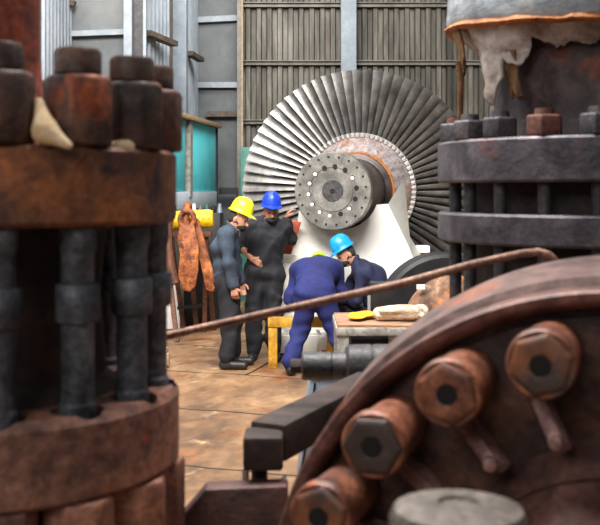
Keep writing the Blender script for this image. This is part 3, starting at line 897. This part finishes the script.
# serrated ring of blade roots
m = MB()
for k in range(NB):
    a = 2 * PI * (k + .5) / NB
    mm = Matrix.Translation((0, 0, ZR)) @ Matrix.Rotation(a, 4, 'Y') @ Matrix.Translation((0, DL - .045, .678)) @ Matrix.Rotation(.6, 4, 'Z')
    m.box((0, 0, 0), (.03, .11, .052), mm)
m.build('blade_root_ring', 'shiny', rot, smooth=False, bevel=.004)
R0, R1 = .70, 1.475
m = MB()
vs, fs = [], []
ns, nc = 10, 7
for i in range(ns):
    t = i / (ns - 1)
    r_ = R0 + (R1 - R0) * t
    ch = .088 + .105 * t
    sg = math.radians(32 + 24 * t)
    cam = .34 * (1 - .5 * t)
    th = .016 * (1 - .55 * t)
    up, dn = [], []
    for j in range(nc):
        u = -1 + 2 * j / (nc - 1)
        h = cam * ch * (1 - u * u) * .5
        for sgn, L2 in ((1, up), (-1, dn)):
            x_, y_ = u * ch / 2, h + sgn * th / 2 * math.sqrt(max(0, 1 - u * u * .9))
            L2.append((x_ * math.sin(sg) + y_ * math.cos(sg), x_ * math.cos(sg) - y_ * math.sin(sg), r_))
    vs += up + dn[::-1]
n_ = 2 * nc
for i in range(ns - 1):
    for j in range(n_):
        k = (j + 1) % n_
        fs.append((i * n_ + j, i * n_ + k, (i + 1) * n_ + k, (i + 1) * n_ + j))
fs.append(tuple(range(n_))); fs.append(tuple(reversed(range((ns - 1) * n_, ns * n_))))
m.add(vs, fs)
bl = m.build('blade', 'blade', rot, (0, DL, ZR), sharp=40)
for k in range(1, NB):
    copy_part(bl, rot, None, (0, 2 * PI * k / NB, 0))

# ================================================================== WHITE PEDESTAL
pd_ = thing('rotor_pedestal', 'white flared steel pedestal under the rotor shaft', 'pedestal', (.55, 11.25, 0))
po = Vector((.55, 11.25, 0))


def Lp(px, py, Y):
    q = P(px, py, Y) - po
    return (q.x, q.z)


Yf = 11.05
arc = []
scx, scz = fx.x + .33 * ax.x - .55 + .02, ZR
poly = [Lp(268, 334, Yf), Lp(443, 334, Yf), Lp(430, 300, Yf), Lp(408, 245, Yf), Lp(388, 204, Yf)]
for t in np.linspace(.36, PI - .3, 15):
    poly.append((scx + .43 * math.cos(-t), scz + .43 * math.sin(-t)))
poly = [q for i, q in enumerate(poly) if True]
lft = [Lp(299, 212, Yf), Lp(296, 232, Yf), Lp(290, 250, Yf), Lp(281, 270, Yf), Lp(274, 300, Yf)]
m = MB(); m.prism(poly + lft, .05, Matrix.Translation((0, Yf - 11.25, 0))); m.build('front_plate', 'white_paint', pd_)
# wing cheek to the right of the shaft: a leaning plate with its own sloping face
m = MB()
w0 = [P(388, 204, 11.12), P(404, 178, 11.5), P(407, 236, 11.5), P(420, 256, 11.35), P(412, 258, 11.12)]
w1 = [q + Vector((.03, .12, 0)) for q in w0]
n_ = len(w0)
m.add([q - po for q in w0 + w1], [tuple(range(n_)), tuple(reversed(range(n_, 2 * n_)))] + [(i, i + n_, (i + 1) % n_ + n_, (i + 1) % n_) for i in range(n_)])
m.build('side_cheek', 'white_paint', pd_)
m = MB(); pf = [Lp(416, 246, 11.45), Lp(430, 246, 11.45), Lp(430, 253, 11.45), Lp(416, 253, 11.45)]
m.prism(pf, .2, Matrix.Translation((0, .2, 0))); m.build('ledge', 'white_paint', pd_, bevel=.006)
# rear plate and base
m = MB(); m.prism([(-.6, .26), (.9, .26), (.66, 1.15), (.5, 1.28), (-.3, 1.28), (-.42, 1.1)], .05, Matrix.Translation((0, .36, 0))); m.build('rear_plate', 'white_paint', pd_)
m = MB(); m.box((.13, .05, .12), (1.95, .86, .2)); m.box((.13, .05, .235), (1.85, .8, .028)); m.build('base', 'white_paint', pd_, bevel=.01)
m = MB(); m.box((.13, .05, .011), (1.8, .8, .02)); m.build('base_pad', 'black_metal', pd_)

# orange bar under the flange, propped on a white arm
b0, b1 = P(297, 221, 10.93), P(288, 250, 10.93)
ob = thing('orange_prop', 'orange-red steel prop leaning beside the pedestal below the coupling', 'prop', (b1.x - .03, 10.93, 0))
o2 = Vector((b1.x - .03, 10.93, 0))
m = MB(); m.beam(b0 - o2, b1 - o2 + Vector((-.02, 0, -.05)), .10, .06, (0, 1, 0)); m.build('bar', 'orange_paint', ob, bevel=.01)
m = MB(); m.box((b1.x - o2.x + .0, 0, b1.z - .09), (.2, .08, .09)); m.build('bracket', 'white_paint', ob, bevel=.008)
m = MB(); m.box((b1.x - o2.x + .0, 0, (b1.z - .14 + .252) / 2), (.07, .06, b1.z - .14 - .252)); m.build('post', 'white_paint', ob)

# yellow trestle
Yt = 10.12
t0, t1 = P(268, 317, Yt), P(336, 317, Yt)
tr = thing('yellow_trestle', 'low yellow trestle standing between the black and blue coveralls', 'trestle', ((t0.x + t1.x) / 2, Yt, 0))
hw = (t1.x - t0.x) / 2
MB().box((0, 0, t0.z - .05), (2 * hw, .1, .1)).build('top_bar', 'yellow_paint', tr, bevel=.008)
for sx_ in (-hw + .05, hw - .05):
    MB().box((sx_, 0, (t0.z - .1) / 2), (.09, .08, t0.z - .102)).build('leg', 'yellow_paint', tr, bevel=.006)
# white plastic bag behind blue legs
w = P(323, 352, 10.4)
bg = thing('plastic_bag', 'small white plastic bag with red marks, on the floor behind blue legs', 'bag', (w.x, 10.42, 0))
sdf_obj('bag_body', [('c', (0, 0, .09), (.01, 0, .18), .075, .065, .05), ('c', (.01, 0, .2), (.02, 0, .3), .05, .02, .05), ('c', (-.02, 0, .25), (-.05, 0, .33), .025, .012, .03)], 'white_plastic', bg, .009, .014, 2)
MB().box((.01, -.078, .13), (.05, .012, .025)).build('red_mark', 'red_print', bg)

# ================================================================== BENCH
Yb0, Yb1 = 7.0, 7.75
zb = P(0, 325.5, 7.0).z
xb0 = P(336, 0, 7.0).x; xb1 = 1.25
be = thing('work_bench', 'grey steel work bench with a brown top, in front of the crouching man', 'bench', ((xb0 + xb1) / 2, (Yb0 + Yb1) / 2, 0))
bw, bd = xb1 - xb0, Yb1 - Yb0
MB().box((0, 0, zb - .008), (bw - .02, bd - .02, .016)).build('top_board', 'wood_brown', be)
MB().box((0, 0, zb - .045), (bw, bd, .058)).build('top_frame', 'bench_grey', be, bevel=.006)
for sx_ in (-1, 1):
    for sy_ in (-1, 1):
        MB().box((sx_ * (bw / 2 - .05), sy_ * (bd / 2 - .05), (zb - .075) / 2), (.08, .08, zb - .075)).build('leg', 'bench_grey', be)
MB().box((-.1, -bd / 2 + .06, (zb - .075) / 2), (.05, .05, zb - .075)).build('leg', 'bench_grey', be)
MB().box((0, .05, .3), (bw - .1, bd - .25, .03)).build('shelf', 'bench_grey', be)
MB().box((.02, .1, .52), (bw - .2, bd - .35, .38)).build('dark_infill_box', 'black_metal', be)  # added black box painting the dark interior under the bench top
# things on the bench
c0, c1 = P(378, 314, 7.25), P(421, 311, 7.25)
pr = [('c', (c0.x, 7.25, zb + .062), (c1.x, 7.28, zb + .062), .045, .05, .02), ('c', (c0.x + .02, 7.2, zb + .085), (c1.x - .05, 7.2, zb + .08), .03, .03, .02), ('c', (c0.x + .01, 7.22, zb + .04), (c1.x, 7.2, zb + .04), .025, .025, .02)]
o = sdf_obj('rolled_cloth', pr, 'cloth_cream', None, .006, .012, 5)
tag(o, 'rolled stained cream cloth lying on the bench top', 'cloth')
pr = [('e', (P(363, 0, 7.5).x, 7.38, zb + .03), (.085, .11, .02), np.eye(3), .02), ('e', (P(357, 0, 7.3).x, 7.27, zb + .027), (.07, .1, .016), np.eye(3), .02)]
tag(sdf_obj('yellow_cloth', pr, 'cloth_yellow', None, .006, .008, 6), 'crumpled yellow cloth on the corner of the bench', 'cloth')
k0, k1 = P(370, 312, 7.6), P(396, 282, 7.6)
bb = thing('black_box', 'black box with a pale upright strip, at the back of the bench', 'box', ((k0.x + k1.x) / 2, 7.6, zb + .001))
MB().box((0, 0, (k1.z - zb) / 2), (k1.x - k0.x, .16, k1.z - zb)).build('box_body', 'black_metal', bb, bevel=.008)
MB().box((-(k1.x - k0.x) / 2 - .012, -.06, (k1.z - zb) * .3), (.02, .03, (k1.z - zb) * .6)).build('edge_strip', 'steel_pale', bb)
# drum behind the bench
dc = P(447, 322, 8.5)
DR = .575
dr = thing('black_drum', 'big black round drum with a rusted end, behind the bench', 'drum', (dc.x, 8.5, 0))
dM = Matrix.Translation((0, 0, dc.z)) @ Matrix.Rotation(-PI / 2, 4, 'X')
MB().lathe([(0, .0), (DR - .03, 0), (DR, .03), (DR, .4), (DR - .03, .43), (0, .43)], 64, dM).build('drum_shell', 'black_metal', dr)
dM2 = Matrix.Translation((.05, 0, dc.z - .02)) @ Matrix.Rotation(-PI / 2, 4, 'X')
MB().lathe([(0, -.1), (.30, -.1), (.40, -.06), (.42, -.001), (0, -.001)], 56, dM2).build('end_face', 'drum_face', dr)
q = P(421, 287, 8.38) - Vector((dc.x, 8.5, 0))
MB().box((q.x, -.105, q.z), (.07, .008, .04), Matrix.Identity(4)).build('paper_tag', 'paper_and_hole_light', dr)
for sx_ in (-1, 1):
    MB().box((sx_ * .3, .2, (dc.z - DR + .08) / 2), (.14, .36, dc.z - DR + .08)).build('cradle', 'black_metal', dr)
# blue grey cabinet below the cross shaft
c0, c1 = P(300, 378, 6.0), P(349, 378, 6.0)
gb = thing('steel_chest', 'blue-grey sheet steel chest on the floor under the grey cross shaft', 'chest', ((c0.x + c1.x) / 2 + .06, 6.1, 0))
hx = (c1.x - c0.x) / 2
m = MB(); m.prism([(-hx - .08, 0), (hx + .1, 0), (hx + .1, c0.z), (-hx, c0.z)], .45, Matrix.Translation((0, -.1, 0))); m.build('chest_body', 'blue_grey', gb, bevel=.01)
MB().beam((-hx - .06, -.105, .05), (-hx + .03, -.105, c0.z - .03), .012, .012, (0, 1, 0)).build('cable', 'black_metal', gb)
MB().box((.05, .125, c0.z + .012), (2 * hx + .1, .47, .022)).build('lid', 'blue_grey', gb, bevel=.004)


# ================================================================== MEN
def V(*a):
    return np.array(a, float)


def unit(v):
    v = np.array(v, float)
    return v / np.linalg.norm(v)


def hand(w, d, n, side, curl=.5, k=.006):
    """palm from wrist w along d, palm faces n; side=+1 puts the thumb towards d x n"""
    d = unit(d); n = unit(n - d * (n @ d)); s = np.cross(d, n) * side
    pr = []
    for o in (-.026, -.009, .009, .026):
        pr.append(('c', w + s * o * .6, w + d * .085 + s * o, .016, .013, .012))
    for i, (o, l) in enumerate(((.028, .072), (.0095, .08), (-.0095, .074), (-.027, .058))):
        a = w + d * .085 + s * o
        d1 = d * math.cos(curl) + n * math.sin(curl); d2 = d * math.cos(curl * 2) + n * math.sin(curl * 2)
        b = a + d1 * l * .52; c = b + d2 * l * .48
        pr += [('c', a, b, .0105, .0098, k), ('c', b, c, .0098, .0085, k)]
    a = w + d * .02 + s * .022; b = a + unit(d * .7 + s * .75 + n * .25) * .045; c = b + unit(d + s * .25 + n * .5) * .035
    pr += [('c', a, b, .015, .0115, .01), ('c', b, c, .0115, .0095, k)]
    return pr


def head(c, f, u):
    """c centre of the skull, f where the face points, u up"""
    f = unit(f); u = unit(u - f * (u @ f)); s = np.cross(f, u)
    A_ = np.stack([s, f, u])
    q = lambda x, y, z: c + s * x + f * y + u * z
    pr = [('e', q(0, -.005, .03), (.076, .096, .088), A_, .02), ('e', q(0, .02, -.04), (.062, .072, .08), A_, .03),
          ('c', q(-.028, .055, -.088), q(.028, .055, -.088), .022, .022, .03),
          ('c', q(0, .088, .012), q(0, .112, -.03), .009, .015, .012),
          ('c', q(-.03, .08, .028), q(.03, .08, .028), .014, .014, .015)]
    for sx in (-1, 1):
        pr.append(('e', q(sx * .076, -.012, -.012), (.011, .02, .032), A_, .008))
        pr.append(('-e', q(sx * .032, .098, .006), (.018, .014, .012), A_, .01))
    pr += [('c', q(-.02, .09, -.062), q(.02, .09, -.062), .008, .008, .008)]
    return pr, A_, q


def hardhat(mt, par, c, A_, tilt=0.0):
    s, f, u = A_
    R_ = Matrix((s, f, u)).transposed().to_4x4() @ Matrix.Rotation(tilt, 4, 'X'); R_.translation = Vector(c + u * .08)
    m = MB()
    n = 40
    prof = [(1.0, -.012), (1.13, -.014), (1.15, -.006), (1.02, .004), (1.0, .03), (.95, .065), (.84, .1), (.64, .128), (.36, .143), (.12, .148), (0, .148)]

    def fn(p):
        r = math.hypot(p[0], p[1]); a = math.atan2(p[1], p[0])
        x, y, z = p[0] * .101, p[1] * .119, p[2]
        if r > 1.05:                                   # visor
            e = max(0, math.sin(a)) ** 3
            y += .045 * e; z -= .012 * e
        if r < .97 and abs(p[0]) < .16 and z > .06:
            z += .007
        if r < .97 and .34 < abs(p[0]) < .5 and z > .06:
            z += .004
        return (x, y, z)
    m.lathe(prof, n, R_, fn=fn)
    m.lathe([(.99, -.012), (.94, .03), (0, .05)], n, R_, fn=lambda p: (p[0] * .101, p[1] * .119, p[2]))
    return m.build('hard_hat', mt, par, sharp=50)


def man(name, label, loc, J, cloth, hatm, skin, mask=True, sleeves=(1, 1), seed=0, hair_=True, tilt=0.0, wr=.016, trous=None, bulk=1.0):
    """J: joints relative to loc: pel, chest, neckb, head, face(dir), up(dir), lat(dir towards his left) and limbs for R and L"""
    p = thing(name, label, 'person', loc)
    lat = unit(J['lat'])
    pel, ch, nb, hd = J['pel'], J['chest'], J['neck'], J['head']
    hp, A_, q = head(hd, J['face'], J['up'])
    wst = pel * .5 + ch * .5
    body, suit, legs = [], [], []
    lg = legs if trous else suit
    tor = [(pel - lat * .075, pel + lat * .075, .112), (wst - lat * .06, wst + lat * .06, .112), (ch - lat * .09, ch + lat * .09, .122)]
    for a, b, r in tor:
        body.append(('c', a, b, r * bulk, r * bulk, .06)); suit.append(('c', a, b, (r + .022) * bulk, (r + .022) * bulk, .06))
    for a, b in ((pel, wst), (wst, ch)):
        body.append(('c', a, b, .11, .11, .05)); suit.append(('c', a, b, .132 * bulk, .132 * bulk, .05))
    body.append(('c', ch, nb, .10, .055, .05)); suit.append(('c', ch, nb - (nb - ch) * .12, .12, .075, .05))
    for sd, key in ((-1, 'R'), (1, 'L')):
        sh, el, wrs, hdir, hn = J['arm' + key]
        body += [('c', nb - (nb - sh) * .3, sh, .055, .056, .05), ('c', sh, el, .054, .042, .03), ('c', el, wrs, .042, .029, .02)]
        suit += [('c', nb - (nb - sh) * .3, sh, .078, .082, .06), ('c', sh, el, .076, .062, .04)]
        suit.append(('c', el, el + (wrs - el) * (.97 if sleeves[0 if sd < 0 else 1] else .12), .062, .05 if sleeves[0 if sd < 0 else 1] else .06, .03))
        hip, kn_, an, toe = J['leg' + key]
        body += [('c', hip, kn_, .09, .058, .05), ('c', kn_, an, .056, .042, .03), ('c', an, an + (toe - an) * .7 + V(0, 0, -.03), .036, .022, .01)]
        lg += [('c', hip, kn_, .112, .088, .05), ('c', kn_, an + V(0, 0, .05), .088, .078, .04), ('c', an + V(0, 0, .05), an + V(0, 0, .015), .074, .06, .02)]
        bt_ = [('c', an + V(0, 0, .07), an - V(0, 0, .028), .052, .05, .02), ('c', an - V(0, 0, .04) - (toe - an) * V(.18, .18, 0), V(toe[0], toe[1], an[2] - .042), .043, .041, .03)]
        zfloor = an[2] - .085
        sdf_obj('boot', bt_, 'boot', p, .009)
    body += [('c', nb - (hd - nb) * .1, hd + (nb - hd) * .3, .056, .054, .02)]
    body += hp
    suit.append(('c', nb - (hd - nb) * .05, nb + (hd - nb) * .2, .075, .07, .02))
    for key, sd in (('R', -1), ('L', 1)):
        sh, el, wrs, hdir, hn = J['arm' + key]
        body += hand(wrs, V(*hdir), V(*hn), -sd, J.get('curl', .5))
    sdf_obj('body', body, skin, p, .0065)
    if trous:
        legs.append(('c', pel - lat * .07, pel + lat * .07, .128 * bulk, .128 * bulk, .06))
        sdf_obj('trousers', legs, trous, p, .010, wr, seed + 20)
    sdf_obj('jacket' if trous else 'coverall', suit, cloth, p, .010, wr, seed)
    hardhat(hatm, p, hd, A_, tilt)
    na = unit(hd - nb); e1 = unit(np.cross(na, lat)); e2 = np.cross(na, e1)
    cpts = [Vector(nb + na * (.035 + .02 * math.cos(t)) + (e1 * math.cos(t) + e2 * math.sin(t)) * .074) for t in np.linspace(.35, 2 * PI - .35, 22)]
    MB().tube(cpts, [.010] + [.016] * 20 + [.010], 10).build('collar', cloth, p, sharp=60)
    if hair_:
        hr_ = [('e', q(0, -.03, .02), (.081, .078, .078), A_, .01), ('e', q(0, -.05, -.02), (.07, .05, .05), A_, .02)]
        sdf_obj('hair', hr_, 'hair', p, .008)
    if mask:
        mk = [('e', q(0, .046, -.072), (.062, .064, .044), A_, .02), ('c', q(-.066, .03, -.04), q(-.076, -.01, -.015), .009, .006, .01), ('c', q(.066, .03, -.04), q(.076, -.01, -.015), .009, .006, .01)]
        sdf_obj('face_mask', mk, 'mask', p, .006)
    ey = MB()
    for sx in (-1, 1):
        mm = Matrix((A_[0], A_[1], A_[2])).transposed().to_4x4(); mm.translation = Vector(q(sx * .032, .079, .006))
        MB().lathe([(0, -.011), (.008, -.008), (.011, 0), (.008, .008), (0, .011)], 12, mm).build('eye', 'eye', p)
    return p


# man 1: yellow hat, in profile looking right and down
J = dict(lat=V(.15, 1, 0), pel=V(-.03, 0, .90), chest=V(-.045, 0, 1.22), neck=V(-.0, 0, 1.395), head=V(.085, 0, 1.505),
         face=V(1, -.25, -.38), up=V(.38, 0, 1), curl=.6,
         armR=(V(-.03, -.19, 1.35), V(-.0, -.235, 1.07), V(.05, -.22, .84), (.15, .02, -1), (.2, 1, 0)),
         armL=(V(-.01, .17, 1.35), V(.04, .2, 1.07), V(.1, .17, .85), (.15, .0, -1), (.2, -1, 0)),
         legR=(V(-.03, -.09, .87), V(.01, -.11, .47), V(-.03, -.12, .085), V(.15, -.14, .04)),
         legL=(V(-.03, .09, .87), V(.03, .12, .47), V(.03, .13, .085), V(.2, .13, .04)))
man('person', 'person in slate jacket, dark trousers and yellow hard hat, seen in profile with arm hanging', Vector((P(230, 0, 10.15).x, 10.15, 0)), J, 'slate_cloth', 'hat_yellow', 'skin', True, (1, 1), 1, trous='black_cloth', bulk=.87)

# man 2: blue hat, facing the camera, hand on hip, other arm out to the prop
J = dict(lat=V(1, .1, 0), pel=V(0, 0, .94), chest=V(.015, .0, 1.27), neck=V(.035, -.01, 1.455), head=V(.075, -.04, 1.56),
         face=V(.18, -1, -.1), up=V(.06, -.1, 1), curl=.5,
         armR=(V(-.155, .0, 1.40), V(-.24, .05, 1.19), V(-.115, -.14, 1.075), (.8, -.1, -.45), (.2, .9, -.2)),
         armL=(V(.205, .01, 1.405), V(.29, .1, 1.28), V(.225, .09, 1.49), (.3, .1, .6), (.7, .2, -.2)),
         legR=(V(-.09, 0, .89), V(-.1, -.03, .48), V(-.11, .02, .085), V(-.13, -.16, .04)),
         legL=(V(.09, 0, .89), V(.1, -.02, .48), V(.1, .02, .085), V(.15, -.15, .04)))
man('person', 'person in black coveralls and royal blue hard hat, masked, with hand on hip', Vector((P(264, 0, 10.6).x, 10.6, 0)), J, 'black_cloth', 'hat_blue', 'skin_dark', True, (0, 1), 2)

# man 3: royal blue coverall seen from behind, bent forward
J = dict(lat=V(-1, 0, 0), pel=V(.03, 0, .80), chest=V(.06, .34, .98), neck=V(.08, .49, 1.0), head=V(.09, .61, .985),
         face=V(.05, .5, -1), up=V(.0, 1, .35), curl=.5,
         armR=(V(.25, .42, .99), V(.32, .42, .72), V(.2, .6, .62), (-.3, .5, -.5), (-.8, 0, 0)),
         armL=(V(-.13, .40, .98), V(-.2, .36, .70), V(-.08, .56, .60), (.3, .5, -.5), (.8, 0, 0)),
         legR=(V(.11, 0, .76), V(.24, .07, .43), V(.335, -.0, .085), V(.37, .18, .04)),
         legL=(V(-.05, 0, .76), V(-.10, .05, .42), V(-.195, -.06, .085), V(-.215, .12, .04)))
man('person', 'person in royal blue coveralls bending over, seen from behind', Vector((P(311, 0, 9.78).x, 9.78, 0)), J, 'blue_cloth', 'hat_lime', 'skin', False, (1, 1), 3, False)

# man 4: navy, cyan hat, crouching and looking left and down
J = dict(lat=V(.1, -1, 0), pel=V(.13, 0, .42), chest=V(.01, 0, .86), neck=V(-.13, 0, 1.02), head=V(-.255, -.01, 1.115),
         face=V(-1, -.35, -.55), up=V(-.55, 0, 1), curl=.6,
         armR=(V(-.1, .19, .93), V(-.24, .22, .70), V(-.40, .1, .66), (-1, -.2, -.1), (0, 0, -1)),
         armL=(V(-.07, -.19, .92), V(-.17, -.23, .66), V(-.36, -.12, .62), (-1, .2, -.1), (0, 0, -1)),
         legR=(V(.1, .09, .4), V(-.3, .16, .52), V(-.1, .14, .085), V(-.27, .16, .04)),
         legL=(V(.1, -.09, .4), V(-.3, -.15, .52), V(-.1, -.14, .085), V(-.27, -.16, .04)))
man('person', 'person in navy coveralls and sky blue hard hat, crouching below the coupling', Vector((P(370, 0, 10.62).x, 10.62, 0)), J, 'navy_cloth', 'hat_cyan', 'skin', True, (1, 1), 4, trous='black_cloth', bulk=1.12)

# ================================================================== CAMERA, LIGHT
cam = bpy.data.cameras.new('camera')
co = bpy.data.objects.new('camera', cam); COL.objects.link(co); S.camera = co
co.location = (0, 0, EYE); co.rotation_euler = (PI / 2, 0, 0)
cam.lens = 60; cam.sensor_width = 36; cam.sensor_fit = 'HORIZONTAL'
cam.shift_y = -(262.5 - 190) / 600
cam.clip_end = 200; cam.clip_start = .05
cam.dof.use_dof = True; cam.dof.focus_distance = 10.6; cam.dof.aperture_fstop = 4.0

W = bpy.data.worlds.new('world'); S.world = W
W.use_nodes = True
bgd = W.node_tree.nodes['Background']
bgd.inputs['Color'].default_value = (.86, .93, 1.0, 1); bgd.inputs['Strength'].default_value = .2


def area(name, loc, target, sx, sy, power, col=(1, 1, 1)):
    l = bpy.data.lights.new(name, 'AREA'); l.shape = 'RECTANGLE'; l.size = sx; l.size_y = sy; l.energy = power; l.color = col
    o = bpy.data.objects.new(name, l); COL.objects.link(o); o.location = loc
    o.rotation_euler = (Vector(target) - Vector(loc)).to_track_quat('-Z', 'Y').to_euler()
    return o


area('roof_light_hall', (-1.0, 4.9, 7.2), (.3, 11.5, 1.0), 5, 2.5, 1750, (1, .97, .93))
area('roof_light_aisle', (-2.2, 9.5, 7.5), (-.6, 9.0, 0), 3, 3, 260, (1, .95, .87))
area('roof_light_machine', (.3, 4.2, 6.5), (.3, 3.0, 0), 4, 1.6, 150, (1, .94, .9))
area('booth_fill_light', (-.2, 13.9, 6.6), (-1.7, 15.4, 2.2), 2, 1.5, 230, (1, .98, .95))  # added unseen fill lamp that brightens the booth and nearby wall
area('front_fill_light', (-3.2, -4.5, 6.0), (-.4, 3.0, 1.3), 4, 3, 270, (1, .95, .9))  # added unseen lamp behind the camera, lights the foreground from the front
area('high_window_left', (-7.2, 5.0, 5.5), (0, 6.5, 1.5), 3, 6, 240, (.95, .98, 1))

S.view_settings.view_transform = 'Standard'
S.view_settings.look = 'None'
S.view_settings.gamma = 1.0
S.view_settings.use_curve_mapping = False
S.view_settings.exposure = 0.0
